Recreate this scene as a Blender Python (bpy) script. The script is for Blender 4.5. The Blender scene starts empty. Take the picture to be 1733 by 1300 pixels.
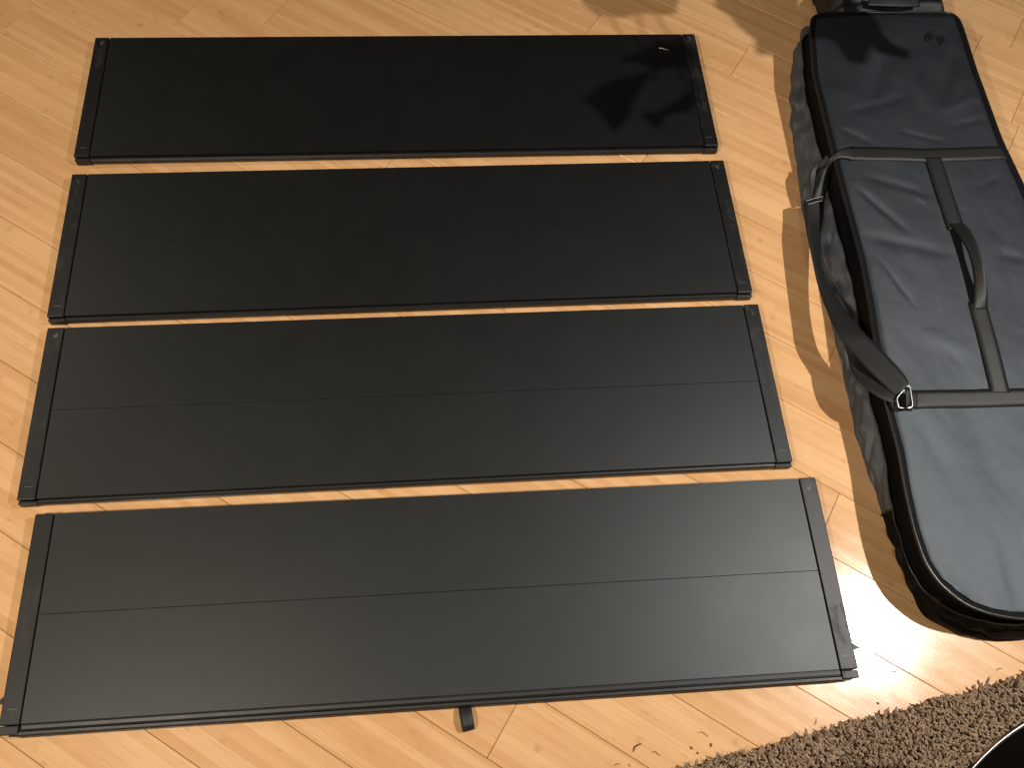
import bpy, bmesh, math, random
from mathutils import Vector, Matrix, noise
random.seed(7)
sc = bpy.context.scene
COL = sc.collection

# ---------------------------------------------------------------- camera
RIGHT = Vector((0.99590153, -0.06997229, 0.05730642))
UP = Vector((0.0403098, 0.91059498, 0.41132942))
FWD = Vector((0.0809646, 0.40733359, -0.9096835))
EYE = Vector((0.0, 0.0, 1.625))
FPX = 1396.15
cam_d = bpy.data.cameras.new('camera')
cam_d.lens = 29.0; cam_d.sensor_width = 36.0; cam_d.sensor_fit = 'HORIZONTAL'
cam_d.clip_start = 0.02; cam_d.clip_end = 100.0
cam = bpy.data.objects.new('camera', cam_d); COL.objects.link(cam)
M = Matrix.Identity(4)
for i in range(3):
    M[i][0] = RIGHT[i]; M[i][1] = UP[i]; M[i][2] = -FWD[i]; M[i][3] = EYE[i]
cam.matrix_world = M
sc.camera = cam

def at(px, py, z=0.0):
    """point at height z seen at a pixel of the 1733 x 1300 photograph"""
    d = RIGHT*((px-866.5)/FPX) - UP*((py-650)/FPX) + FWD
    return EYE + d*((z-EYE.z)/d.z)

# ---------------------------------------------------------------- light
w = bpy.data.worlds.new('World'); sc.world = w; w.use_nodes = True
bg = w.node_tree.nodes['Background']
bg.inputs['Color'].default_value = (1.0, 0.86, 0.68, 1); bg.inputs['Strength'].default_value = 0.022

def lamp(name, loc, aim, power, color, radius, cone):
    d = bpy.data.lights.new(name, 'SPOT'); d.energy = power; d.color = color; d.shadow_soft_size = radius
    d.spot_size = math.radians(cone); d.spot_blend = 1.0
    o = bpy.data.objects.new(name, d); o.location = loc; COL.objects.link(o)
    o.rotation_euler = (Vector(aim)-Vector(loc)).to_track_quat('-Z', 'Y').to_euler(); return o
# recessed ceiling downlights with soft-edged beams, then the added fill lamps
lamp('ceiling_or_fill_lamp', (1.98, 0.42, 2.45), (1.25, 0.25, 0), 330, (1.0, 0.95, 0.89), 0.026, 104)
lamp('ceiling_or_fill_lamp', (-1.35, -0.45, 2.45), (-0.80, 1.85, 0), 262, (1.0, 0.87, 0.70), 0.05, 118)
lamp('ceiling_or_fill_lamp', (0.10, -0.62, 2.45), (0.0, 0.7, 0), 36, (1.0, 0.90, 0.76), 0.05, 110)  # fill added behind the camera to lift the middles of the panels
lamp('ceiling_or_fill_lamp', (-3.2, 2.3, 2.45), (-0.7, 2.0, 0), 105, (1.0, 0.87, 0.70), 0.05, 100)  # added fill from the far left, brightens the far floor
vs = sc.view_settings
vs.view_transform = 'Standard'; vs.look = 'None'; vs.exposure = 0.0; vs.gamma = 1.0; vs.use_curve_mapping = False

# ---------------------------------------------------------------- helpers
def mesh_obj(name, verts, faces, mat, parent=None, smooth=False):
    me = bpy.data.meshes.new(name); me.from_pydata([tuple(v) for v in verts], [], faces); me.update()
    if mat: me.materials.append(mat)
    if smooth:
        for p in me.polygons: p.use_smooth = True
    o = bpy.data.objects.new(name, me); COL.objects.link(o)
    if parent: o.parent = parent
    return o
def bm_obj(name, bm, mat, parent=None, smooth=False):
    me = bpy.data.meshes.new(name); bmesh.ops.recalc_face_normals(bm, faces=bm.faces); bm.to_mesh(me); bm.free()
    me.materials.append(mat)
    if smooth:
        for p in me.polygons: p.use_smooth = True
    o = bpy.data.objects.new(name, me); COL.objects.link(o)
    if parent: o.parent = parent
    return o
def empty(name, loc=(0, 0, 0), rz=0):
    o = bpy.data.objects.new(name, None); o.location = loc; o.rotation_euler = (0, 0, rz); o.empty_display_size = 0.1
    COL.objects.link(o); return o
def tag(o, label=None, cat=None, group=None, kind=None):
    if label: o['label'] = label
    if cat: o['category'] = cat
    if group: o['group'] = group
    if kind: o['kind'] = kind
    return o
def add_box(bm, x0, x1, y0, y1, z0, z1, bev=0.0, seg=1):
    vs_ = [bm.verts.new((x, y, z)) for z in (z0, z1) for y in (y0, y1) for x in (x0, x1)]
    fs = [(0, 2, 3, 1), (4, 5, 7, 6), (0, 1, 5, 4), (2, 6, 7, 3), (0, 4, 6, 2), (1, 3, 7, 5)]
    faces = [bm.faces.new([vs_[i] for i in f]) for f in fs]
    if bev:
        es = list({e for f in faces for e in f.edges})
        bmesh.ops.bevel(bm, geom=es, offset=bev, segments=seg, affect='EDGES', profile=0.5)
def box(name, x0, x1, y0, y1, z0, z1, mat, parent, bev=0.0, seg=1):
    bm = bmesh.new(); add_box(bm, x0, x1, y0, y1, z0, z1, bev, seg); return bm_obj(name, bm, mat, parent)
def extrude_profile(name, prof, x0, x1, mat, parent, smooth=False):
    """closed (y, z) profile run along x"""
    n = len(prof)
    v = [(x0, y, z) for y, z in prof] + [(x1, y, z) for y, z in prof]
    f = [(i, (i+1) % n, n+(i+1) % n, n+i) for i in range(n)] + [tuple(range(n))[::-1], tuple(range(n, 2*n))]
    bm = bmesh.new(); vv = [bm.verts.new(p) for p in v]
    for q in f: bm.faces.new([vv[i] for i in q])
    return bm_obj(name, bm, mat, parent, smooth)
def tube(name, pts, r, mat, parent=None, sides=8, closed=False):
    n = len(pts); V = []; F = []
    for i, p in enumerate(pts):
        a = pts[(i-1) % n] if (closed or i) else pts[0]
        b = pts[(i+1) % n] if (closed or i < n-1) else pts[-1]
        t = (b-a).normalized(); s = t.cross(Vector((0, 0, 1)))
        if s.length < 1e-4: s = Vector((1, 0, 0))
        s.normalize(); u = s.cross(t)
        rr = r(i/(n-1)) if callable(r) else r
        for k in range(sides):
            c = 2*math.pi*k/sides; V.append(p + s*(rr*math.cos(c)) + u*(rr*math.sin(c)))
    for i in range(n if closed else n-1):
        j = (i+1) % n
        for k in range(sides):
            k2 = (k+1) % sides; F.append((i*sides+k, i*sides+k2, j*sides+k2, j*sides+k))
    if not closed:
        F.append(tuple(range(sides))[::-1]); F.append(tuple(range((n-1)*sides, n*sides)))
    return mesh_obj(name, V, F, mat, parent, True)
def catmull(P, per):
    out = []
    for i in range(len(P)-1):
        p0 = P[max(i-1, 0)]; p1 = P[i]; p2 = P[i+1]; p3 = P[min(i+2, len(P)-1)]
        for k in range(per):
            t = k/per
            out.append(0.5*((2*p1)+(p2-p0)*t+(2*p0-5*p1+4*p2-p3)*t*t+(3*p1-p0-3*p2+p3)*t*t*t))
    out.append(P[-1].copy()); return out
def ribbon(name, pairs, mat, parent=None, th=0.0022, per=8, cross=4):
    """webbing: pairs of 3-D edge points, smoothed, given a thickness"""
    A = catmull([Vector(a) for a, b in pairs], per); B = catmull([Vector(b) for a, b in pairs], per)
    n = len(A); V = []; m = cross+1
    for i in range(n):
        t = ((A[min(i+1, n-1)]+B[min(i+1, n-1)])-(A[max(i-1, 0)]+B[max(i-1, 0)])).normalized()
        nr = t.cross(B[i]-A[i])
        nr = nr.normalized() if nr.length > 1e-9 else Vector((0, 0, 1))
        if i == 0: ref = nr if nr.z >= 0 else -nr
        if nr.dot(ref) < 0: nr = -nr
        ref = nr
        for k in range(m):
            p = A[i].lerp(B[i], k/cross)
            V.append(p + nr*th*(0.5 if 0 < k < cross else 0.25))
        for k in range(m):
            p = A[i].lerp(B[i], k/cross)
            V.append(p - nr*th*(0.5 if 0 < k < cross else 0.25))
    F = []; w2 = 2*m
    for i in range(n-1):
        a = i*w2; b = a+w2
        for k in range(cross):
            F.append((a+k, a+k+1, b+k+1, b+k)); F.append((a+m+k, b+m+k, b+m+k+1, a+m+k+1))
        F.append((a, b, b+m, a+m)); F.append((a+cross, a+m+cross, b+m+cross, b+cross))
    for a in (0, (n-1)*w2):
        F.append(tuple([a+k for k in range(m)]+[a+m+k for k in range(m-1, -1, -1)]))
    bm = bmesh.new(); vv = [bm.verts.new(p) for p in V]
    for q in F: bm.faces.new([vv[i] for i in q])
    o = bm_obj(name, bm, mat, parent, True)
    return o

# ---------------------------------------------------------------- materials
class NT:
    def __init__(s, name):
        s.m = bpy.data.materials.new(name); s.m.use_nodes = True; s.t = s.m.node_tree
        s.bsdf = s.t.nodes['Principled BSDF']
    def n(s, typ, **kw):
        nd = s.t.nodes.new(typ)
        for k, v in kw.items():
            if k.startswith('_'): setattr(nd, k[1:], v)
            else: s.set(nd.inputs[k], v)
        return nd
    def set(s, sock, v):
        if isinstance(v, bpy.types.NodeSocket): s.t.links.new(v, sock)
        else: sock.default_value = v
    def math(s, op, a, b=None, c=None):
        nd = s.t.nodes.new('ShaderNodeMath'); nd.operation = op
        s.set(nd.inputs[0], a)
        if b is not None: s.set(nd.inputs[1], b)
        if c is not None: s.set(nd.inputs[2], c)
        return nd.outputs[0]
    def mix(s, fac, a, b, mode='MIX'):
        nd = s.t.nodes.new('ShaderNodeMix'); nd.data_type = 'RGBA'; nd.blend_type = mode
        s.set(nd.inputs[0], fac); s.set(nd.inputs[6], a); s.set(nd.inputs[7], b); return nd.outputs[2]
    def ss(s, x, a, b, lo=0.0, hi=1.0):
        nd = s.t.nodes.new('ShaderNodeMapRange'); nd.interpolation_type = 'SMOOTHSTEP'
        s.set(nd.inputs['Value'], x)
        for k, v in (('From Min', a), ('From Max', b), ('To Min', lo), ('To Max', hi)): s.set(nd.inputs[k], v)
        return nd.outputs[0]
    def noise(s, vec, scale, detail=3.0, rough=0.55, dist=0.0):
        nd = s.n('ShaderNodeTexNoise', Scale=scale, Detail=detail, Roughness=rough, Distortion=dist)
        s.set(nd.inputs['Vector'], vec); return nd.outputs['Fac']
    def map(s, vec, scale=(1, 1, 1), loc=(0, 0, 0), rot=(0, 0, 0)):
        nd = s.n('ShaderNodeMapping', Scale=scale, Location=loc, Rotation=rot); s.set(nd.inputs['Vector'], vec); return nd.outputs[0]
    def coord(s, which='Object'): return s.t.nodes.new('ShaderNodeTexCoord').outputs[which]
    def bump(s, h, strength, dist):
        nd = s.n('ShaderNodeBump', Strength=strength, Distance=dist, Height=h); s.t.links.new(nd.outputs[0], s.bsdf.inputs['Normal'])
    def out(s, **kw):
        for k, v in kw.items(): s.set(s.bsdf.inputs[k.replace('_', ' ')], v)
        return s.m
C4 = lambda r, g, b: (r, g, b, 1.0)

def mat_bamboo():
    s = NT('bamboo_plank'); co = s.coord(); sep = s.n('ShaderNodeSeparateXYZ', Vector=co)
    x, y = sep.outputs[0], sep.outputs[1]
    rnd = s.n('ShaderNodeObjectInfo').outputs['Random']
    comb = lambda a, b, c: s.n('ShaderNodeCombineXYZ', X=a, Y=b, Z=c).outputs[0]
    r10 = s.math('MULTIPLY', rnd, 91.7)
    pv = comb(x, y, r10)
    wob = s.math('MULTIPLY', s.math('SUBTRACT', s.noise(s.map(pv, (1.5, 6, 1)), 1.0, 1), 0.5), 0.006)
    yy = s.math('ADD', y, wob)
    sid = s.math('FLOOR', s.math('DIVIDE', s.math('ADD', yy, 1.0), 0.01494))
    wn = s.t.nodes.new('ShaderNodeTexWhiteNoise'); wn.noise_dimensions = '2D'
    s.set(wn.inputs['Vector'], comb(sid, r10, 0.0)); sv = wn.outputs['Value']
    # each strip is glued from lengths with a node every 25 to 40 cm
    xs = s.math('ADD', s.math('DIVIDE', x, 0.31), s.math('MULTIPLY', sv, 17.0))
    fr = s.math('ABSOLUTE', s.math('SUBTRACT', s.math('FRACT', xs), 0.5))
    wn2 = s.t.nodes.new('ShaderNodeTexWhiteNoise'); wn2.noise_dimensions = '3D'
    s.set(wn2.inputs['Vector'], comb(sid, s.math('FLOOR', xs), r10)); nv = wn2.outputs['Value']
    blot = s.noise(s.map(pv, (30, 90, 1)), 1.0, 3)
    node = s.math('MULTIPLY', s.ss(fr, 0.034, 0.008), s.ss(blot, 0.38, 0.62))
    node = s.math('MULTIPLY', node, s.ss(nv, 0.25, 0.8))
    grain = s.noise(s.map(pv, (7, 420, 1)), 1.0, 4, 0.6)
    grain2 = s.noise(s.map(pv, (2.2, 60, 1)), 1.0, 3, 0.55, 0.3)
    cloud = s.noise(s.map(pv, (3.5, 9, 1)), 1.0, 4, 0.6, 0.6)
    tone = s.math('ADD', s.math('MULTIPLY', sv, 0.55), s.math('MULTIPLY', grain2, 0.55))
    tone = s.math('ADD', tone, s.math('MULTIPLY', s.math('SUBTRACT', rnd, 0.5), 0.30))
    tone = s.math('ADD', tone, s.math('MULTIPLY', s.math('SUBTRACT', cloud, 0.5), 0.9))
    tone = s.math('ADD', tone, s.math('MULTIPLY', s.math('SUBTRACT', nv, 0.5), 0.2))
    col = s.mix(s.ss(tone, 0.1, 1.05), C4(0.70, 0.425, 0.212), C4(0.585, 0.322, 0.142))
    col = s.mix(s.math('MULTIPLY', s.ss(grain, 0.48, 0.74), 0.34), col, C4(0.42, 0.20, 0.06))
    col = s.mix(s.math('MULTIPLY', node, 0.34), col, C4(0.36, 0.17, 0.055))
    dust = s.noise(s.map(co, (1, 1, 1)), 260.0, 2, 0.7)
    smear = s.noise(s.map(pv, (5, 8, 1)), 1.0, 5, 0.65)
    rough = s.math('ADD', s.ss(smear, 0.3, 0.75, 0.15, 0.225), s.math('MULTIPLY', s.ss(dust, 0.55, 0.75), 0.10))
    s.bump(s.math('ADD', s.math('MULTIPLY', grain, 0.4), s.math('MULTIPLY', s.noise(s.map(pv, (6, 14, 1)), 1.0, 3), 1.6)), 0.10, 0.0012)
    return s.out(Base_Color=col, Roughness=rough, IOR=1.48)
def mat_plain(name, col, rough, spec=0.5, var=0.12, scale=60, bump=0.0, metal=0.0, dustcol=None, dust=0.0):
    s = NT(name); co = s.coord()
    a = s.noise(co, scale, 4, 0.6); b = s.noise(co, scale*0.12, 3)
    f = s.math('MULTIPLY', s.math('ADD', a, b), 0.5)
    lo = C4(*[c*(1-var) for c in col]); hi = C4(*[c*(1+var) for c in col])
    c = s.mix(s.ss(f, 0.3, 0.7), lo, hi)
    if dust:
        v = s.n('ShaderNodeTexVoronoi', Scale=34.0); s.set(v.inputs['Vector'], co)
        spot = s.math('MULTIPLY', s.ss(v.outputs['Distance'], 0.045, 0.02), s.math('GREATER_THAN', s.n('ShaderNodeSeparateColor', Color=v.outputs['Color']).outputs[0], 1-dust))
        c = s.mix(s.math('MULTIPLY', spot, 0.8), c, C4(*(dustcol or (0.5, 0.47, 0.42))))
    if bump: s.bump(a, bump, 0.001)
    return s.out(Base_Color=c, Roughness=s.ss(f, 0.3, 0.7, rough*0.93, min(1, rough*1.07)), Specular_IOR_Level=spec, Metallic=metal)
def mat_cap():
    s = NT('dusty_end_cap_rubber'); co = s.coord()
    wp = s.n('ShaderNodeNewGeometry').outputs['Position']
    st = s.noise(s.map(wp, (60, 9, 30)), 1.0, 5, 0.65); bl = s.noise(wp, 22, 4, 0.6)
    f = s.ss(s.math('MULTIPLY', st, bl), 0.22, 0.42)
    c = s.mix(f, C4(0.003, 0.003, 0.003), C4(0.016, 0.015, 0.0135))
    sep = s.n('ShaderNodeSeparateXYZ', Vector=co); ax = s.math('SUBTRACT', s.math('ABSOLUTE', sep.outputs[0]), 0.757); yv = sep.outputs[1]
    dd = s.math('ADD', s.math('POWER', s.math('DIVIDE', ax, 0.0065), 2.0), s.math('POWER', s.math('DIVIDE', s.math('SUBTRACT', yv, 0.171), 0.011), 2.0))
    sc1 = s.math('MULTIPLY', s.ss(dd, 1.0, 0.1), s.ss(s.noise(s.map(wp, (1, 0.6, 1)), 150, 3, 0.7), 0.48, 0.66))
    dash = s.math('MULTIPLY', s.math('LESS_THAN', s.math('ABSOLUTE', s.math('ADD', yv, 0.163)), 0.0009), s.math('LESS_THAN', s.math('ABSOLUTE', ax), 0.0075))
    c = s.mix(s.math('MULTIPLY', s.math('MAXIMUM', sc1, s.math('MULTIPLY', dash, 0.6)), 0.7), c, C4(0.16, 0.15, 0.13))
    s.bump(st, 0.25, 0.0006)
    return s.out(Base_Color=c, Roughness=s.ss(f, 0, 1, 0.5, 0.62))
def mat_deck():
    s = NT('black_panel_skin'); co = s.coord()
    a = s.noise(s.map(co, (14, 700, 1)), 1.0, 2, 0.5); b = s.noise(co, 9, 4, 0.6); g = s.noise(co, 900, 2, 0.5)
    c = s.mix(s.ss(b, 0.3, 0.7), C4(0.0010, 0.0010, 0.0008), C4(0.0015, 0.0014, 0.0012))
    v = s.n('ShaderNodeTexVoronoi', Scale=31.0); s.set(v.inputs['Vector'], co)
    spot = s.math('MULTIPLY', s.ss(v.outputs['Distance'], 0.026, 0.012), s.math('GREATER_THAN', s.n('ShaderNodeSeparateColor', Color=v.outputs['Color']).outputs[0], 0.93))
    c = s.mix(spot, c, C4(0.10, 0.098, 0.092))
    s.bump(s.math('ADD', s.math('MULTIPLY', a, 0.5), g), 0.12, 0.0004)
    return s.out(Base_Color=c, Roughness=s.ss(b, 0.3, 0.7, 0.485, 0.505), Specular_IOR_Level=0.64, Specular_Tint=C4(0.94, 0.99, 1.0))
def mat_fabric(name, lo, hi, rough, spec):
    s = NT(name); co = s.coord()
    wv = s.n('ShaderNodeTexWave', _wave_type='BANDS', _bands_direction='X', Scale=260.0, Distortion=1.5, Detail=2.0); s.set(wv.inputs['Vector'], co)
    wh = s.n('ShaderNodeTexWave', _wave_type='BANDS', _bands_direction='Y', Scale=260.0, Distortion=1.5, Detail=2.0); s.set(wh.inputs['Vector'], co)
    wea = s.math('MAXIMUM', wv.outputs['Fac'], wh.outputs['Fac'])
    a = s.noise(co, 430, 3, 0.75); b = s.noise(co, 8, 4, 0.6); h = s.noise(s.map(co, (60, 420, 60)), 1.0, 2)
    f = s.math('ADD', s.math('MULTIPLY', a, 0.6), s.math('MULTIPLY', s.math('ADD', b, h), 0.2))
    c = s.mix(s.ss(f, 0.36, 0.64), C4(*lo), C4(*hi))
    v = s.n('ShaderNodeTexVoronoi', Scale=60.0); s.set(v.inputs['Vector'], co)
    spot = s.math('MULTIPLY', s.ss(v.outputs['Distance'], 0.06, 0.03), s.math('GREATER_THAN', s.n('ShaderNodeSeparateColor', Color=v.outputs['Color']).outputs[0], 0.95))
    c = s.mix(s.math('MULTIPLY', spot, 0.7), c, C4(0.4, 0.4, 0.4))
    s.bump(s.math('ADD', s.math('MULTIPLY', wea, 0.5), a), 0.36, 0.0009)
    return s.out(Base_Color=c, Roughness=s.ss(a, 0.3, 0.7, rough+0.05, rough-0.05), Specular_IOR_Level=spec, Specular_Tint=C4(0.84, 0.93, 1.0))
def mat_webbing():
    s = NT('black_webbing'); co = s.coord()
    wv = s.n('ShaderNodeTexWave', _wave_type='BANDS', _bands_direction='DIAGONAL', Scale=150.0, Distortion=0.6); s.set(wv.inputs['Vector'], co)
    a = s.noise(co, 200, 3)
    c = s.mix(s.math('MULTIPLY', a, wv.outputs['Fac']), C4(0.0055, 0.0054, 0.005), C4(0.0135, 0.0132, 0.0122))
    s.bump(wv.outputs['Fac'], 0.4, 0.0006)
    return s.out(Base_Color=c, Roughness=0.52, Specular_IOR_Level=0.5)
def mat_pile():
    s = NT('brown_shag_yarn'); co = s.coord()
    a = s.noise(co, 160, 3, 0.6); b = s.noise(co, 6, 3)
    at_ = s.n('ShaderNodeAttribute', _attribute_name='tone').outputs['Fac']
    f = s.math('ADD', s.math('MULTIPLY', at_, 0.6), s.math('MULTIPLY', s.math('ADD', a, b), 0.2))
    c = s.mix(s.ss(f, 0.2, 0.8), C4(0.250, 0.168, 0.102), C4(0.395, 0.272, 0.172))
    s.bump(a, 0.4, 0.001)
    return s.out(Base_Color=c, Roughness=0.55, Specular_IOR_Level=0.4, Sheen_Weight=0.15)
BAMBOO = mat_bamboo(); SUB = mat_plain('dark_seam_underlay', (0.10, 0.05, 0.02), 0.9)
DECK = mat_deck(); CAP = mat_cap()
RAIL = mat_plain('black_anodised_rail', (0.006, 0.006, 0.0058), 0.47, 0.5, 0.1, 120)
CORE = mat_plain('black_panel_core', (0.008, 0.008, 0.008), 0.7)
FABRIC = mat_fabric('charcoal_blue_polyester', (0.0040, 0.0052, 0.0078), (0.0150, 0.0182, 0.0250), 0.475, 0.95)
GUSSET = mat_fabric('gusset_polyester_baked_light', (0.036, 0.041, 0.049), (0.070, 0.078, 0.090), 0.44, 1.0)  # base lightened past the top cloth: light on the side put into colour
WEB = mat_webbing()
ZIP = mat_plain('black_zip_tape', (0.004, 0.004, 0.004), 0.7, 0.12)
ENDWALL = mat_plain('dark_end_wall', (0.005, 0.0047, 0.0044), 0.55, 0.10, 0.2, 40)  # near end of the bag, much darker than the side gusset
PIPE = mat_plain('black_vinyl_piping', (0.012, 0.012, 0.012), 0.28, 0.5)
STEEL = mat_plain('brushed_steel', (0.42, 0.41, 0.39), 0.30, 0.5, 0.05, 80, 0.0, 1.0)
RIM = mat_plain('dull_metal_rim', (0.30, 0.29, 0.27), 0.42, 0.5, 0.05, 80, 0.0, 1.0)
BLACKMETAL = mat_plain('black_buckle', (0.012, 0.012, 0.012), 0.25, 0.5)
LOGO = mat_plain('black_rubber_emblem', (0.006, 0.006, 0.0065), 0.6, 0.3)
PILE = mat_pile(); BACK = mat_plain('rug_backing', (0.10, 0.065, 0.038), 0.95, 0.2)
TABLE = mat_plain('black_table_top', (0.003, 0.0024, 0.0018), 0.07, 0.2)
LEAF = mat_plain('plant_leaf_green', (0.035, 0.085, 0.022), 0.42, 0.5, 0.3, 30)
STEM = mat_plain('plant_stem_green', (0.06, 0.10, 0.03), 0.55)
POT = mat_plain('grey_ceramic_pot', (0.32, 0.31, 0.29), 0.35)
SOIL = mat_plain('potting_soil', (0.03, 0.02, 0.013), 0.95, 0.2, 0.4, 90, 0.8)
FIBRE = mat_plain('brown_fibre', (0.12, 0.07, 0.03), 0.7)
LINT = mat_plain('white_lint', (0.75, 0.73, 0.70), 0.8)

# ---------------------------------------------------------------- floor
ANG = math.radians(-34.496); PW = 0.1345; PL = 1.85
t_dir = Vector((math.cos(ANG), math.sin(ANG), 0)); n_dir = Vector((-math.sin(ANG), math.cos(ANG), 0))
floor = mesh_obj('floor', [(-2.6, -1.8, -0.016), (3.4, -1.8, -0.016), (3.4, 3.4, -0.016), (-2.6, 3.4, -0.016)], [(0, 1, 2, 3)], SUB)
tag(floor, kind='structure', label='warm bamboo plank floor laid diagonally under the black panels')
known = {0: 0.043, 5: 0.417, 8: 0.283, 12: -0.651, 10: -0.325, 13: -0.256, 17: 0.365, 14: 0.466, 6: -1.907}
bm = bmesh.new(); add_box(bm, -PL/2+0.0004, PL/2-0.0004, -PW/2+0.0004, PW/2-0.0004, -0.015, 0.0, 0.0009, 1)
plank_me = bpy.data.meshes.new('plank'); bmesh.ops.recalc_face_normals(bm, faces=bm.faces); bm.to_mesh(plank_me); bm.free(); plank_me.materials.append(BAMBOO)
for k in range(-9, 25):
    nc = 0.022 + PW*(k+0.5)
    if k in known: t0 = known[k]
    else:
        xh = random.uniform(-0.55, 0.35); t0 = (nc-0.5664*xh)/0.8241*(-0.5664) + 0.8241*xh
    for j in range(-3, 4):
        tc = t0 + PL*(j+0.5); p = t_dir*tc + n_dir*nc
        if -2.2 < p.x < 3.0 and -1.9 < p.y < 3.4:
            o = bpy.data.objects.new('plank', plank_me); COL.objects.link(o); o.parent = floor
            o.location = (p.x, p.y, random.uniform(-0.00025, 0.0)); o.rotation_euler = (random.uniform(-.0012, .0012), 0, ANG + (math.pi if random.random() < .5 else 0))

# ---------------------------------------------------------------- panels
W, D, MC, TH = 1.5522, 0.3772, 0.0356, 0.025
G = 0.0012
def make_panel(name, loc, rz, label, front=False, gap=0.0006):
    t = empty(name, (loc[0], loc[1], 0), rz)
    tag(t, label, 'panel', 'black panels laid out on the floor')
    xi = W/2-MC
    box('core', -xi-0.004, xi+0.004, -D/2+0.004, D/2-0.004, 0.0005, TH-0.004, CORE, t)
    for y0, y1 in ((-D/2+G, -0.0013-gap/2), (-0.0013+gap/2, D/2)):
        box('board', -xi+G, xi-G, y0, y1, TH-0.005, TH, DECK, t, 0.0003 if gap > 0.0004 else 0.0)
    for s in (-1, 1):
        a, b = sorted((s*(xi+G), s*W/2))
        box('end_cap', a, b, -D/2, D/2+0.001, 0.001, TH+0.0006, CAP, t, 0.002, 2)
    if not front:
        y = -D/2
        prof = [(y+0.003, 0.002), (y+0.003, TH-0.008), (y-0.0005, TH-0.0075), (y-0.0015, TH-0.0055), (y-0.0055, TH-0.0058),
                (y-0.0075, TH-0.008), (y-0.0078, 0.006), (y-0.0035, 0.003), (y-0.003, 0.001)]
        rail = extrude_profile('edge_rail', prof, -xi+0.002, xi-0.002, RAIL, t)
        for s in (-1, 1):
            a, b = sorted((s*(xi-0.001), s*(W/2-0.0015)))
            e = box('rail_end', a, b, y-0.0085, y-0.0012, 0.002, TH-0.005, CAP, rail, 0.0015, 2)
    else:
        y = -D/2
        prof = [(y+0.003, 0.002), (y+0.003, TH-0.005), (y-0.002, TH-0.004), (y-0.0075, TH-0.0045), (y-0.0085, TH-0.006), (y-0.0085, 0.010), (y-0.002, 0.006)]
        extrude_profile('edge_rail', prof, -xi+0.002, xi+0.001, RAIL, t)
        prof = [(y+0.001, 0.0015), (y+0.001, TH-0.010), (y-0.0095, TH-0.0085), (y-0.012, TH-0.006), (y-0.0165, TH-0.0062), (y-0.0185, TH-0.0085),
                (y-0.0195, TH-0.012), (y-0.0195, 0.0045), (y-0.017, 0.001)]
        rail = extrude_profile('lower_rail', prof, -xi-0.008, xi+0.004, RAIL, t)
        extrude_profile('seal_strip', [(y-0.004, 0.0008), (y-0.004, 0.004), (y-0.0205, 0.0042), (y-0.0210, 0.0008)], -xi-0.006, xi-0.016, PIPE, t)
        for s in (-1, 1):
            a, b = sorted((s*(xi+0.0035), s*(W/2)))
            box('rail_end', a, b, y-0.0155, y-0.0012, 0.004, TH-0.003, CAP, t, 0.0012, 2)
            a, b = sorted((s*(xi-0.002), s*(W/2-0.014)))
            box('rail_clip', a, b, y-0.0185, y-0.0158, 0.003, 0.014, RAIL, rail, 0.001)
            # pointed latch tongue poking out under the end cap
            x0 = W/2-0.006
            v = [(x0, -0.128), (x0+0.0095, -0.139), (x0+0.0265, -0.1505), (x0+0.011, -0.152), (x0, -0.152)]
            bmh = bmesh.new(); lo = [bmh.verts.new((s*a_, b_, 0.006)) for a_, b_ in v]; hi = [bmh.verts.new((s*a_, b_, 0.013)) for a_, b_ in v]
            bmh.faces.new(lo); bmh.faces.new(hi)
            for i in range(5): bmh.faces.new((lo[i], lo[(i+1) % 5], hi[(i+1) % 5], hi[i]))
            bm_obj('latch_tongue', bmh, CAP, t)
    return t
make_panel('folding_cover_panel', (-0.0707, 1.5356), 0.0002, 'plain black panel farthest from the rug, with a white thread on it', gap=0.00012)
make_panel('folding_cover_panel', (-0.0660, 1.1087), 0.0035, 'black panel second from the top of the picture, level with the bag handle', gap=0.0003)
make_panel('folding_cover_panel', (-0.0592, 0.7012), 0.0002, 'dark grey panel third from the top with a clear seam along its middle')
p4 = make_panel('folding_cover_panel', (-0.0200, 0.2900), -0.0039, 'grey-lit panel nearest the rug with thick front rail and small pull tab', True)
# pull tab on the front rail of the nearest panel: a folded loop of webbing
y = -D/2
tab = ribbon('pull_tab', [((0.0212, y-0.016, 0.006), (0.0440, y-0.016, 0.006)), ((0.0222, y-0.026, 0.012), (0.0455, y-0.025, 0.012)),
                          ((0.0245, y-0.040, 0.015), (0.0470, y-0.038, 0.015)), ((0.0265, y-0.053, 0.014), (0.0485, y-0.050, 0.014)),
                          ((0.0272, y-0.060, 0.008), (0.0492, y-0.0565, 0.008)), ((0.0268, y-0.058, 0.003), (0.0488, y-0.055, 0.003)),
                          ((0.0222, y-0.030, 0.0025), (0.0455, y-0.029, 0.0025))], WEB, p4, 0.002, 6)
# white thread lying on the farthest panel
q = [Vector((-0.0707+a, 1.5356+b, TH+c)) for a, b, c in ((0.672, 0.137, 0.002), (0.679, 0.1352, 0.0032), (0.687, 0.133, 0.002), (0.696, 0.1300, 0.0016))]
tag(tube('lint_thread', catmull(q, 4), lambda u: 0.0013*(1-0.8*u), LINT), 'tiny white thread on the far black panel near its right end', 'thread')

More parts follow.
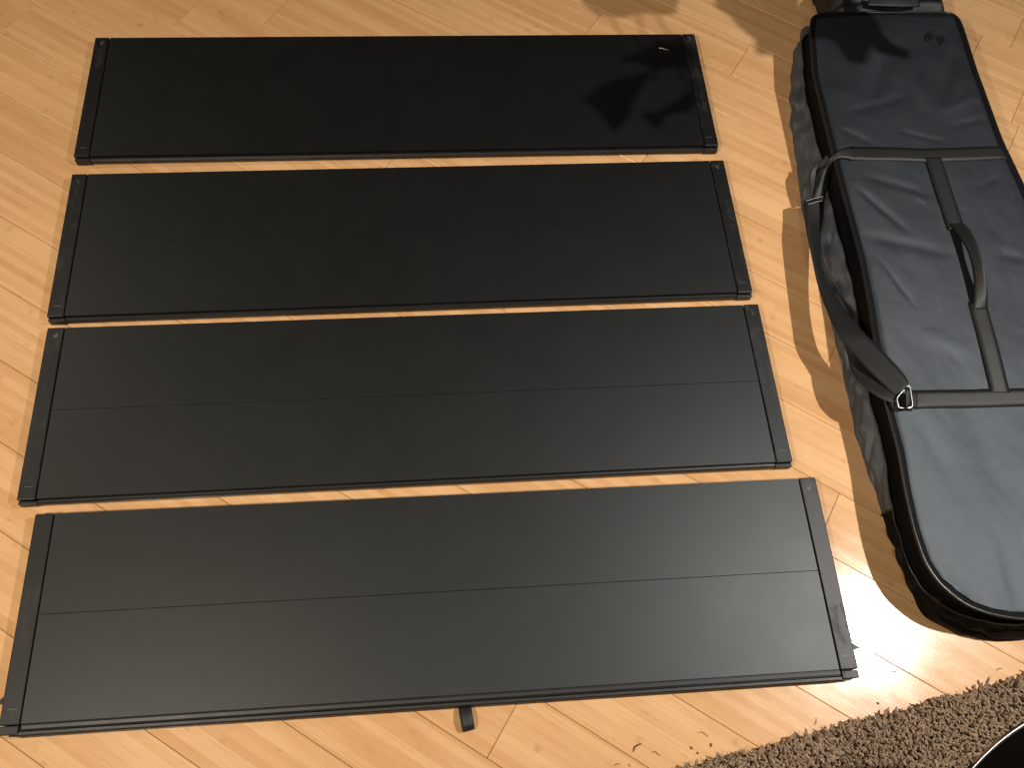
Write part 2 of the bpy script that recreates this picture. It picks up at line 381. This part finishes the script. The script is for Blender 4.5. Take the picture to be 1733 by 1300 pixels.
# ---------------------------------------------------------------- bag
bag = empty('carry_bag', (1.15, 0.95, 0))
tag(bag, 'long charcoal carry bag with black webbing lying on the floor beside the panels', 'bag')
bag_inv = Matrix.Translation((-1.15, -0.95, 0))
def keep(o, under=None):            # parts are modelled in world coordinates
    o.parent = under or bag
    o.matrix_parent_inverse = Matrix.Identity(4) if under else bag_inv
    return o
ZP = 0.108
def interp(tab, v):
    if v <= tab[0][0]: return tab[0][1]
    for (a, b), (c, d) in zip(tab, tab[1:]):
        if v <= c:
            u = (v-a)/(c-a); u = u*u*(3-2*u)*0.35 + u*0.65
            return b+(d-b)*u
    return tab[-1][1]
Y0, Y1 = 0.160, 1.705
XL = [(0.160, 1.060), (0.1665, 1.020), (0.176, 0.985), (0.191, 0.953), (0.212, 0.929), (0.240, 0.907), (0.282, 0.893), (0.34, 0.890), (0.40, 0.893), (0.505, 0.903),
      (0.62, 0.904), (0.745, 0.918), (0.86, 0.930), (0.965, 0.938), (1.14, 0.940), (1.285, 0.945), (1.49, 0.952), (1.63, 0.974), (1.69, 0.990), (1.705, 1.02)]
XR = [(0.160, 1.215), (0.18, 1.27), (0.21, 1.31), (0.26, 1.345), (0.36, 1.365), (0.9, 1.378), (1.12, 1.384), (1.28, 1.374), (1.49, 1.379), (1.66, 1.389), (1.69, 1.388), (1.705, 1.372)]
crease = []   # (p, q, width, depth)
def cr(a, b, wd, dp): crease.append((at(*a, ZP).xy, at(*b, ZP).xy, wd, dp))
for c_ in (((1450, 318), (1532, 392), 0.009, -0.007), ((1470, 300), (1560, 330), 0.012, -0.004), ((1486, 438), (1546, 520), 0.006, -0.004), ((1465, 400), (1600, 432), 0.016, -0.005),
           ((1500, 95), (1470, 170), 0.020, -0.008), ((1545, 120), (1560, 175), 0.02, 0.005), ((1612, 92), (1592, 168), 0.016, -0.008), ((1440, 190), (1525, 168), 0.014, -0.005),
           ((1425, 220), (1475, 246), 0.009, -0.004), ((1590, 190), (1660, 160), 0.012, 0.004), ((1610, 215), (1670, 200), 0.010, -0.004), ((1540, 330), (1570, 345), 0.010, 0.003),
           ((1600, 960), (1682, 1030), 0.016, -0.007), ((1590, 985), (1650, 1028), 0.008, 0.004), ((1690, 930), (1728, 1030), 0.024, -0.005), ((1668, 900), (1706, 1030), 0.020, 0.004),
           ((1655, 320), (1690, 300), 0.010, -0.003), ((1690, 430), (1730, 440), 0.016, -0.005), ((1520, 225), (1600, 243), 0.006, -0.003),
           ((1540, 690), (1600, 800), 0.02, -0.004), ((1640, 720), (1710, 860), 0.03, -0.005), ((1560, 560), (1640, 600), 0.02, 0.003)):
    cr(*c_)
def top_z(x, y):
    xl, xr = interp(XL, y), interp(XR, y)
    e = max(0.0, min(x-xl, xr-x, y-Y0, Y1-y))
    puff = 0.007*(1-math.exp(-e/0.05)) - 0.003*math.exp(-((e-0.006)/0.006)**2)
    nz = noise.noise(Vector((x*9, y*6, 1.3)))*0.0030 + noise.noise(Vector((x*24+y*9, y*15-x*8, 4.7)))*0.0007 + noise.noise(Vector((x*60+y*30, y*34-x*20, 9.1)))*0.0003
    far = max(0, min(1, (y-1.2)/0.35)); nz += far*(noise.noise(Vector((x*17, y*11, 7.7)))*0.004)
    z = 0.0; P = Vector((x, y))
    for a, b, wd, dp in crease:
        ab = b-a; u = (P-a).dot(ab)/ab.length_squared
        uu = max(0, min(1, u)); d = (P-(a+ab*uu)).length
        if d < wd*3: z += 0.45*dp*math.exp(-(d/wd)**2)*(1-abs(2*uu-1)**3*0.7)
    return ZP + puff + (nz+z)*min(1, e/0.02)
def top_normal_pt(x, y, lift): return Vector((x, y, top_z(x, y)+lift))

NU, NV = 110, 330
ys = []
for j in range(NV+1):
    u = j/NV; ys.append(Y0 + (Y1-Y0)*(u + 0.055*math.sin(2*math.pi*u)*-1 if False else u))
# denser rows at the rounded near end
ys = [Y0+0.10*(i/40)**2 for i in range(40)] + [Y0+0.10+(Y1-Y0-0.10)*i/(NV-40) for i in range(NV-40+1)]
INS = 0.008
V = []; F = []
for yv in ys:
    xl, xr = interp(XL, yv), interp(XR, yv)
    yy = Y0+INS + (yv-Y0)*(Y1-Y0-2*INS)/(Y1-Y0)
    for i in range(NU+1):
        u = i/NU; x = xl+INS + (xr-xl-2*INS)*u
        V.append((x, yy, top_z(x, yy)))
NR = len(ys)
for j in range(NR-1):
    for i in range(NU):
        a = j*(NU+1)+i; F.append((a, a+1, a+NU+2, a+NU+1))
keep(mesh_obj('top_panel', V, F, FABRIC, None, True))
# outline ring of the bag: left side going up, far end, right side going down, near end
ring = [Vector((interp(XL, yv), yv, 0)) for yv in ys]
xl, xr = interp(XL, Y1), interp(XR, Y1)
ring += [Vector((xl+(xr-xl)*i/40, Y1, 0)) for i in range(1, 40)]
ring += [Vector((interp(XR, yv), yv, 0)) for yv in reversed(ys)]
xl, xr = interp(XL, Y0), interp(XR, Y0)
ring += [Vector((xr+(xl-xr)*i/30, Y0, 0)) for i in range(1, 30)]
# resample evenly and smooth
def resample(P, n):
    L = [0]
    for i in range(len(P)): L.append(L[-1]+(P[(i+1) % len(P)]-P[i]).length)
    out = []; k = 0
    for i in range(n):
        s = L[-1]*i/n
        while L[k+1] < s: k += 1
        u = (s-L[k])/max(1e-9, L[k+1]-L[k]); out.append(P[k].lerp(P[(k+1) % len(P)], u))
    return out
NRG = 620
ring = resample(ring, NRG)
for _ in range(6): ring = [(ring[i-1]+ring[i]*2+ring[(i+1) % NRG])*0.25 for i in range(NRG)]
nrm = []
for i in range(NRG):
    t = (ring[(i+2) % NRG]-ring[i-2]).normalized(); nrm.append(Vector((-t.y, t.x, 0)))   # ring is clockwise: outward is to the left of travel
def skirt(name, fn, rows, mat, pick=None):
    V = []; F = []
    for j in range(rows+1):
        for i in range(NRG): V.append(fn(i, j/rows))
    for j in range(rows):
        for i in range(NRG):
            if pick and not pick(i, j/rows): continue
            i2 = (i+1) % NRG; F.append((j*NRG+i, j*NRG+i2, (j+1)*NRG+i2, (j+1)*NRG+i))
    return keep(mesh_obj(name, V, F, mat, None, True))
FL = [(0.18, 0.022), (0.212, 0.018), (0.24, -0.006), (0.285, -0.020), (0.364, -0.006), (0.49, 0.016), (0.595, 0.024), (0.72, 0.028), (0.85, 0.042), (1.03, 0.050), (1.18, 0.049), (1.40, 0.034), (1.60, 0.012), (1.75, -0.002)]
def floor_off(i):
    p = ring[i]; n_ = nrm[i]
    if n_.x < -0.2 and p.y > 0.18: f = interp(FL, p.y)
    elif n_.y > 0.3: f = 0.075 if p.x < 1.10 else 0.02
    elif n_.y < -0.3: f = 0.027
    else: f = 0.012
    return f
foff = [floor_off(i) for i in range(NRG)]
for _ in range(5): foff = [(foff[i-1]+foff[i]*2+foff[(i+1) % NRG])*0.25 for i in range(NRG)]
ZG = 0.050
def wr(i, u, z):
    p = ring[i]
    a = noise.noise(Vector((p.x*22, p.y*22, z*30)))*0.006 + noise.noise(Vector((p.x*38+z*40, p.y*34-z*80, z*40+3)))*0.0034
    a += 0.004*noise.noise(Vector((p.x*14+z*60, p.y*30-z*70, 5)))
    return a
def gus(i, u):          # floor edge up to the zip
    z = ZG*u; o = foff[i]*(1-u)**1.15 + 0.010*math.sin(math.pi*min(1, u*1.1))*0.6
    o += wr(i, u, z)*math.sin(math.pi*min(1, 0.12+u*0.78))*2.1
    return ring[i] + nrm[i]*o + Vector((0, 0, max(0.0005, z + (0.006*noise.noise(Vector((ring[i].x*9, ring[i].y*9, 2))) if u > .8 else 0)*(u-.8)*5)))
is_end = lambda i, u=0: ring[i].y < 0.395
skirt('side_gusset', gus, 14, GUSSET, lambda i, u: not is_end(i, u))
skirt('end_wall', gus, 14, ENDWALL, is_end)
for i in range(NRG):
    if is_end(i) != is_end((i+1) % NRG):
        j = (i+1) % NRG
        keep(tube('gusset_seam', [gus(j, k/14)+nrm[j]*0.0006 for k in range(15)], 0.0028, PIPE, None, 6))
def zipf(i, u):
    z = ZG-0.004 + (ZP-0.002-ZG+0.004)*u
    return ring[i] + nrm[i]*(-0.004-0.010*math.sin(math.pi*u)) + Vector((0, 0, z))
zip_band = skirt('zip_band', zipf, 5, ZIP)
def bindf(i, u):        # narrow black binding between piping and fabric
    return ring[i] + nrm[i]*(0.003-0.0135*u) + Vector((0, 0, ZP + 0.0015 + 0.002*math.sin(math.pi*u) - 0.0015*u))
skirt('edge_binding', bindf, 4, ZIP)
keep(tube('piping', [ring[i]+nrm[i]*0.002+Vector((0, 0, ZP+0.0005)) for i in range(0, NRG, 2)], 0.0029, PIPE, None, 8, True))
keep(tube('lower_piping', [gus(i, 1.0)+nrm[i]*0.001 for i in range(0, NRG, 2)], 0.0022, PIPE, None, 6, True))
# zip teeth line, just under the piping on the long side
keep(tube('zip_chain', [ring[i]+nrm[i]*-0.009+Vector((0, 0, 0.088)) for i in range(0, NRG, 2)], 0.0026, BLACKMETAL, None, 6, True), zip_band)

# webbing sewn to the top
def web_strip(name, pts, wd, lift=0.0022, under=None):
    """pts: centre line (x, y); follows the fabric"""
    pr = []
    for i, p in enumerate(pts):
        a = Vector(pts[max(0, i-1)]); b = Vector(pts[min(len(pts)-1, i+1)]); t = (b-a).normalized(); s = Vector((-t.y, t.x))*wd/2
        q1 = Vector(p)+s; q2 = Vector(p)-s
        z = (top_z(q1.x, q1.y)+top_z(q2.x, q2.y)+2*top_z(p[0], p[1]))/4+lift
        pr.append(((q1.x, q1.y, z), (q2.x, q2.y, z)))
    return keep(ribbon(name, pr, WEB, None, 0.002, 3, 4), under)
def line(a, b, n, bow=0.0):
    return [(a[0]+(b[0]-a[0])*i/n, a[1]+(b[1]-a[1])*i/n + bow*math.sin(math.pi*i/n)) for i in range(n+1)]
web_strip('cross_strap', line((0.985, 1.243), (1.372, 1.238), 24, -0.010), 0.040)
web_strip('cross_strap', line((0.956, 0.604), (1.362, 0.594), 24), 0.041)
web_strip('handle_strap', line((1.180, 1.222), (1.1755, 1.015), 12), 0.040, 0.0030)
web_strip('handle_strap', line((1.1655, 0.825), (1.148, 0.610), 12), 0.040, 0.0030)
# raised grab handle between the two handle straps, squeezed narrow in its middle
H = []
for i in range(13):
    u = i/12; cx = 1.178-0.013*u + 0.004*math.sin(math.pi*u); cy = 1.030-0.222*u
    tw = math.sin(math.pi*u)**0.7; hw = 0.0165*(1-0.25*tw); base = top_z(cx, cy)+0.004
    lift = 0.024*math.sin(math.pi*u)**0.8
    tilt = 0.75*tw
    H.append(((cx-hw*math.cos(tilt), cy, base+lift-hw*math.sin(tilt)*0.6), (cx+hw*math.cos(tilt), cy, base+lift+hw*math.sin(tilt))))
grab = keep(ribbon('grab_handle', H, WEB, None, 0.004, 4, 4))
for yy, xx in ((1.020, 1.1765), (0.818, 1.166)):     # stitched ends
    web_strip('handle_stitching', [(xx-0.019, yy), (xx, yy), (xx+0.019, yy)], 0.007, 0.0055, grab)

def pr(l):
    return [(at(a[0], a[1], a[2]), at(b[0], b[1], b[2])) for a, b in l]
# upper cross strap turning over the edge and down to the strap ring
keep(ribbon('strap_tail', pr([((1446, 249, .1165), (1446, 271, .1165)), ((1430, 250, .119), (1427, 267, .117)), ((1416, 257, .119), (1412, 271, .112)), ((1404, 268, .110), (1406, 279, .100)),
     ((1396, 284, .092), (1405, 290, .082)), ((1389, 303, .076), (1403, 306, .070)), ((1380, 322, .064), (1400, 322, .062)), ((1376, 334, .058), (1396, 332, .056))]), WEB, None, 0.0022))
keep(ribbon('strap_tail', pr([((1399, 262, .104), (1406, 272, .098)), ((1386, 274, .084), (1394, 283, .080)), ((1372, 288, .070), (1385, 290, .068)), ((1369, 305, .062), (1380, 306, .061)),
     ((1371, 326, .057), (1379, 328, .056)), ((1374, 336, .055), (1380, 338, .054))]), WEB, None, 0.002))
# shoulder strap looping out over the side and back on to the bag
SS = [((1359, 341, .055), (1394, 338, .046)), ((1362, 365, .060), (1392, 364, .038)), ((1365, 390, .066), (1389, 390, .031)), ((1374, 434, .072), (1388, 432, .030)), ((1384, 480, .077), (1401, 478, .050)),
      ((1398, 522, .087), (1428, 522, .083)), ((1417, 564, .101), (1462, 563, .112)), ((1443, 597, .109), (1487, 588, .120)), ((1468, 625, .116), (1511, 612, .126)), ((1497, 653, .122), (1531, 635, .131)), ((1515, 670, .125), (1538, 648, .133))]
keep(ribbon('shoulder_strap', pr(SS), WEB, None, 0.0042, 8, 4))
keep(ribbon('strap_return', pr([((1426, 573, .088), (1430, 568, .096)), ((1434, 600, .090), (1444, 588, .098)), ((1441, 628, .094), (1462, 612, .100)), ((1462, 655, .108), (1488, 636, .112)), ((1490, 674, .120), (1512, 656, .122)), ((1513, 684, .124), (1524, 668, .126))]), WEB, None, 0.002))
def ring_of(name, px, rad, mat):
    P = [at(*p) for p in px]; out = []
    for i in range(len(P)):
        a, b, c = P[i-1], P[i], P[(i+1) % len(P)]
        for k in range(4):
            u = k/3; out.append((b+(a-b)*0.22*(1-u)**2*1.0 + (c-b)*0.22*u**2))
    return keep(tube(name, out, rad, mat, None, 8, True))
ring_of('strap_ring', [(1517, 674, .131), (1521, 691, .128), (1545, 690, .130), (1539, 650, .136)], 0.0019, STEEL)
ring_of('strap_ring', [(1362, 340, .056), (1397, 331, .062), (1396, 338, .058), (1363, 347, .053)], 0.0020, BLACKMETAL)
keep(ribbon('ring_loop', pr([((1540, 654, .136), (1540, 689, .134)), ((1533, 656, .138), (1534, 690, .136)), ((1537, 660, .132), (1538, 690, .130)), ((1552, 663, .1245), (1552, 693, .1245))]), WEB, None, 0.002, 5))
# rubber emblem: rounded diamond outline with a smaller one and a dot inside
def emblem():
    cx, cy = 1.2990, 1.6085
    root = None
    def dia(name, r, wd, under=None):
        pts = []
        for k in range(48):
            a = 2*math.pi*k/48; ca, sa = math.cos(a), math.sin(a)
            rr = r/((abs(ca)**1.35+abs(sa)**1.35)**(1/1.35)); x, y_ = cx+rr*ca, cy+rr*sa
            pts.append(Vector((x, y_, top_z(x, y_)+0.0012)))
        return keep(tube(name, pts, wd, LOGO, None, 6, True), under)
    root = dia('emblem', 0.0245, 0.0042); dia('emblem_inner', 0.0140, 0.0028, root); dia('emblem_core', 0.0065, 0.0019, root)
emblem()
# padded flap at the far end of the bag
FV = []; FF = []
n1, n2 = 44, 26
for j in range(n2+1):
    v = j/n2
    for i in range(n1+1):
        u = i/n1; x = 1.055+0.335*u; yb = 1.695+0.015*math.sin(u*3.1)-0.006*u; y_ = yb+0.15*v
        e = min(u, 1-u)*0.335; dome = min(1, (e/0.03))**0.5 if e < 0.03 else 1
        prof = math.sin(math.pi*min(1, v*1.0+0.02))**0.45
        z = 0.035 + 0.085*prof*dome + 0.012*noise.noise(Vector((x*12, y_*30, 3))) - 0.010*math.exp(-((v-0.30-0.1*u)/0.07)**2)
        FV.append((x, y_, z))
for j in range(n2):
    for i in range(n1):
        a = j*(n1+1)+i; FF.append((a, a+1, a+n1+2, a+n1+1))
keep(mesh_obj('end_flap', FV, FF, WEB, None, True))
keep(ribbon('end_pull', [((1.145, 1.722, 0.118), (1.150, 1.745, 0.126)), ((1.19, 1.713, 0.123), (1.19, 1.736, 0.131)), ((1.24, 1.711, 0.122), (1.24, 1.735, 0.130)), ((1.285, 1.716, 0.119), (1.285, 1.740, 0.127))], WEB, None, 0.003, 6))

# ---------------------------------------------------------------- rug
ra = math.radians(9.4); rug_o = Vector((0.385, -0.049, 0))
rug = empty('shag_rug', rug_o, ra); tag(rug, 'brown shaggy rug with thick twisted pile in the bottom right corner', 'rug')
box('backing', -0.25, 1.5, -1.3, -0.006, 0.0005, 0.005, BACK, rug, 0.001)
V = []; F = []; tone = []
def tuft(x, y, h, r, lean, curl, tn, sides=5, segs=4):
    a = random.random()*6.283; b0 = len(V); ca, sa = math.cos(a), math.sin(a)
    for k in range(segs+1):
        u = k/segs; px_ = x+ca*lean*u**1.4+curl*math.sin(u*3)*sa; py_ = y+sa*lean*u**1.4-curl*math.sin(u*3)*ca; pz = 0.003+h*math.sin(u*1.45)
        rr = r*(0.72+0.55*math.sin(u*2.6))*(0.55 if k == segs else 1)
        for s in range(sides):
            c = 6.283*s/sides+u*2.0; rad = rr*(1.18 if s % 2 else 0.9)
            V.append((px_+rad*math.cos(c), py_+rad*math.sin(c), pz+rad*0.5*math.cos(c-a)))
            tone.append(tn)
    for k in range(segs):
        for s in range(sides):
            s2 = (s+1) % sides; i0 = b0+k*sides; F.append((i0+s, i0+s2, i0+sides+s2, i0+sides+s))
    V.append((px_, py_, pz+r*0.55)); tone.append(tn); tip = len(V)-1; i0 = b0+segs*sides
    for s in range(sides): F.append((i0+s, i0+(s+1) % sides, tip))
y_ = -0.004
while y_ > -1.25:
    near = y_ > -0.32; st = 0.0046 if near else 0.0115
    x_ = -0.2 if near else -0.2
    while x_ < 1.45:
        jx, jy = random.uniform(-.5, .5)*st, random.uniform(-.5, .5)*st
        edge = y_ > -0.02
        wob = 0.006*noise.noise(Vector((x_*16, 0, 2)))+0.004*noise.noise(Vector((x_*55, 0, 5)))
        tuft(x_+jx, y_+jy+wob*(1 if y_ > -.06 else 0), random.uniform(0.012, 0.022), random.uniform(0.0018, 0.0024)*(1 if near else 1.7), random.uniform(0.004, 0.013)*(1.2 if edge else 1), random.uniform(-.0025, .0025), random.random(), 5 if near else 4, 4 if near else 3)
        x_ += st
    y_ -= st
pile = mesh_obj('pile', V, F, PILE, rug, True); tag(pile, kind='stuff')
at_ = pile.data.attributes.new('tone', 'FLOAT', 'POINT'); at_.data.foreach_set('value', tone)

# ---------------------------------------------------------------- round table, seen by its edge only
tz = 0.45; tb = empty('round_table', (0.93, -0.415, 0)); tag(tb, 'black round table top with a thin bright rim over the brown rug', 'table')
def disc(name, r, z0, z1, mat, n=96, bev=0.002, r0=0.0):
    prof = [(r-bev, z0), (r, z0+bev), (r, z1-bev), (r-bev, z1)]
    V = []; F = []
    for rr, z in prof:
        for k in range(n): V.append((rr*math.cos(6.28318*k/n), rr*math.sin(6.28318*k/n), z))
    for j in range(3):
        for k in range(n): F.append((j*n+k, j*n+(k+1) % n, (j+1)*n+(k+1) % n, (j+1)*n+k))
    F.append(tuple(range(n))[::-1]); F.append(tuple(range(3*n, 4*n)))
    return mesh_obj(name, V, F, mat, tb)
ttop = disc('table_top', 0.431, tz-0.022, tz, TABLE)
rim = tube('rim', [Vector((0.4325*math.cos(6.28318*k/240), 0.4325*math.sin(6.28318*k/240), tz-0.0022)) for k in range(240)], 0.0022, RIM, ttop, 8, True)
for k in range(3):
    a = math.radians(-90+120*k)
    tube('leg', [Vector((0.22*math.cos(a), 0.22*math.sin(a), tz-0.02)), Vector((0.34*math.cos(a), 0.34*math.sin(a), 0.012))], 0.014, BLACKMETAL, tb, 10)

# ---------------------------------------------------------------- houseplant just out of the picture at the far right, its leaves shade bag, floor and far panel
LAMP = Vector((1.98, 0.42, 2.45))
pl = empty('houseplant', (2.08, 1.82, 0)); tag(pl, 'potted plant past the bag, leaves shading the far end of the bag', 'plant')
def lathe(name, prof, mat, n=40):
    V = []; F = []
    for r, z in prof:
        for k in range(n): V.append((r*math.cos(6.28318*k/n), r*math.sin(6.28318*k/n), z))
    for j in range(len(prof)-1):
        for k in range(n): F.append((j*n+k, j*n+(k+1) % n, (j+1)*n+(k+1) % n, (j+1)*n+k))
    F.append(tuple(range(n))[::-1]); F.append(tuple(range((len(prof)-1)*n, len(prof)*n)))
    return mesh_obj(name, V, F, mat, pl, True)
lathe('pot', [(0.085, 0.0), (0.092, 0.01), (0.118, 0.20), (0.124, 0.225), (0.124, 0.235), (0.116, 0.235), (0.112, 0.205)], POT)
lathe('soil', [(0.111, 0.200), (0.108, 0.206), (0.05, 0.212)], SOIL)
pinv = Matrix.Translation((-2.08, -1.82, 0))
lobes = [
    (0.115, 0.29, [(1340, 12), (1345, 62), (1398, 60), (1412, 68), (1422, 78), (1430, 93), (1442, 105), (1465, 107), (1468, 95), (1477, 72), (1488, 89), (1500, 92), (1530, 98), (1541, 98), (1541, 85), (1520, 78), (1500, 64), (1489, 48), (1486, 34), (1470, 16), (1440, -12), (1380, -22)]),
    (0.0, 0.30, [(1209, 11), (1237, 28), (1244, 39), (1267, 58), (1290, 74), (1309, 81), (1335, 85), (1360, 40), (1345, -30), (1280, -50), (1215, -40)]),
    (0.0, 0.27, [(975, -30), (985, 5), (1010, 25), (1048, 30), (1085, 22), (1120, 25), (1145, 22), (1150, -20), (1060, -50)]),
    (0.025, 0.31, [(1038, 104), (1076, 89), (1114, 70), (1154, 68), (1175, 90), (1167, 117), (1139, 113), (1106, 119), (1081, 104)]),
    (0.025, 0.29, [(987, 168), (1012, 147), (1038, 135), (1088, 124), (1110, 117), (1088, 145), (1071, 173), (1066, 195), (1053, 211), (1040, 225), (1012, 188)]),
    (0.025, 0.30, [(1083, 190), (1114, 188), (1147, 168), (1167, 150), (1180, 165), (1170, 188), (1129, 195), (1116, 216), (1104, 216)])]
for z0, u0, poly in lobes:
    P = [at(x, y_, z0) for x, y_ in poly]; c = sum(P, Vector())/len(P); n = len(P)
    up = lambda p, u: p.lerp(LAMP, u)
    V = [up(p, u0) for p in P] + [up(p.lerp(c, 0.5), u0+0.012) for p in P] + [up(c, u0+0.016)]
    V = V + [v+Vector((0, 0, 0.0014)) for v in V]; m = 2*n+1; F = []
    for i in range(n):
        j = (i+1) % n
        F += [(i, j, n+j, n+i), (n+i, n+j, 2*n), (m+i, m+n+i, m+n+j, m+j), (m+n+i, m+2*n, m+n+j), (i, m+i, m+j, j)]
    o = mesh_obj('leaf', V, F, LEAF, pl, False); o.matrix_parent_inverse = pinv
    base = V[max(range(n), key=lambda i: P[i].y*1.0+P[i].x*0.35)].copy(); top = base.lerp(V[2*n], 0.3)
    foot = Vector((2.08+random.uniform(-.03, .03), 1.82+random.uniform(-.03, .03), 0.20))
    mid = foot.lerp(base, 0.35)+Vector((0.03, 0.28, 0.45)); mid2 = base+Vector((0.05, 0.24, 0.10))
    o = tube('stem', catmull([foot, mid, mid2, base, top], 8), lambda u: 0.005-0.0036*u, STEM, pl, 7); o.matrix_parent_inverse = pinv

# ---------------------------------------------------------------- stray rug fibres on the floor
fib = [((1072, 1273), (1085, 1259), 'short straight fibre on the floor left of the other rug crumbs'), ((1102, 1274), (1117, 1280), 'short dark fibre lying just above the left tip of the rug'),
       ((1180, 1241), (1199, 1248), 'straight dark fibre between the front rail and the rug'), ((1168, 1265), (1171, 1269), 'dark crumb beside the rug edge, larger of the two'),
       ((1178, 1275), (1182, 1277), 'small dark crumb closest to the rug edge'), ((1202, 1259), (1203, 1265), 'short upright fibre near a pale speck by the rug'),
       ((1380, 1215), (1378, 1228), 'brown wisp standing up at the rug edge'), ((1484, 1190), (1487, 1193), 'dark speck below the bright patch by the rug edge'),
       ((1508, 1139), (1518, 1138), 'thin fibre inside the bright glare on the floor'), ((1687, 1136), (1698, 1132), 'thin fibre on the floor beneath the bag near the right edge'),
       ((1040, 1297), (1050, 1294), 'curled fibre at the bottom edge left of the rug'), ((1063, 1294), (1066, 1299), 'tiny bent fibre at the bottom edge beside the curled one')]
for i, (a, b, lab) in enumerate(fib):
    A, B = at(*a), at(*b); d = B-A; s = Vector((-d.y, d.x, 0))*0.18
    pts = catmull([A+Vector((0, 0, 0.0012)), A+d*0.35+s+Vector((0, 0, 0.0022)), A+d*0.7+s*0.5+Vector((0, 0, 0.0018)), B+Vector((0, 0, 0.001))], 4)
    r = 0.0016 if 'crumb' in lab or 'speck' in lab else 0.00055
    tag(tube('rug_fibre', pts, lambda u, r=r: r*(1-0.5*abs(2*u-1)), FIBRE, None, 6), lab, 'fibre', 'stray fibres shed by the rug')
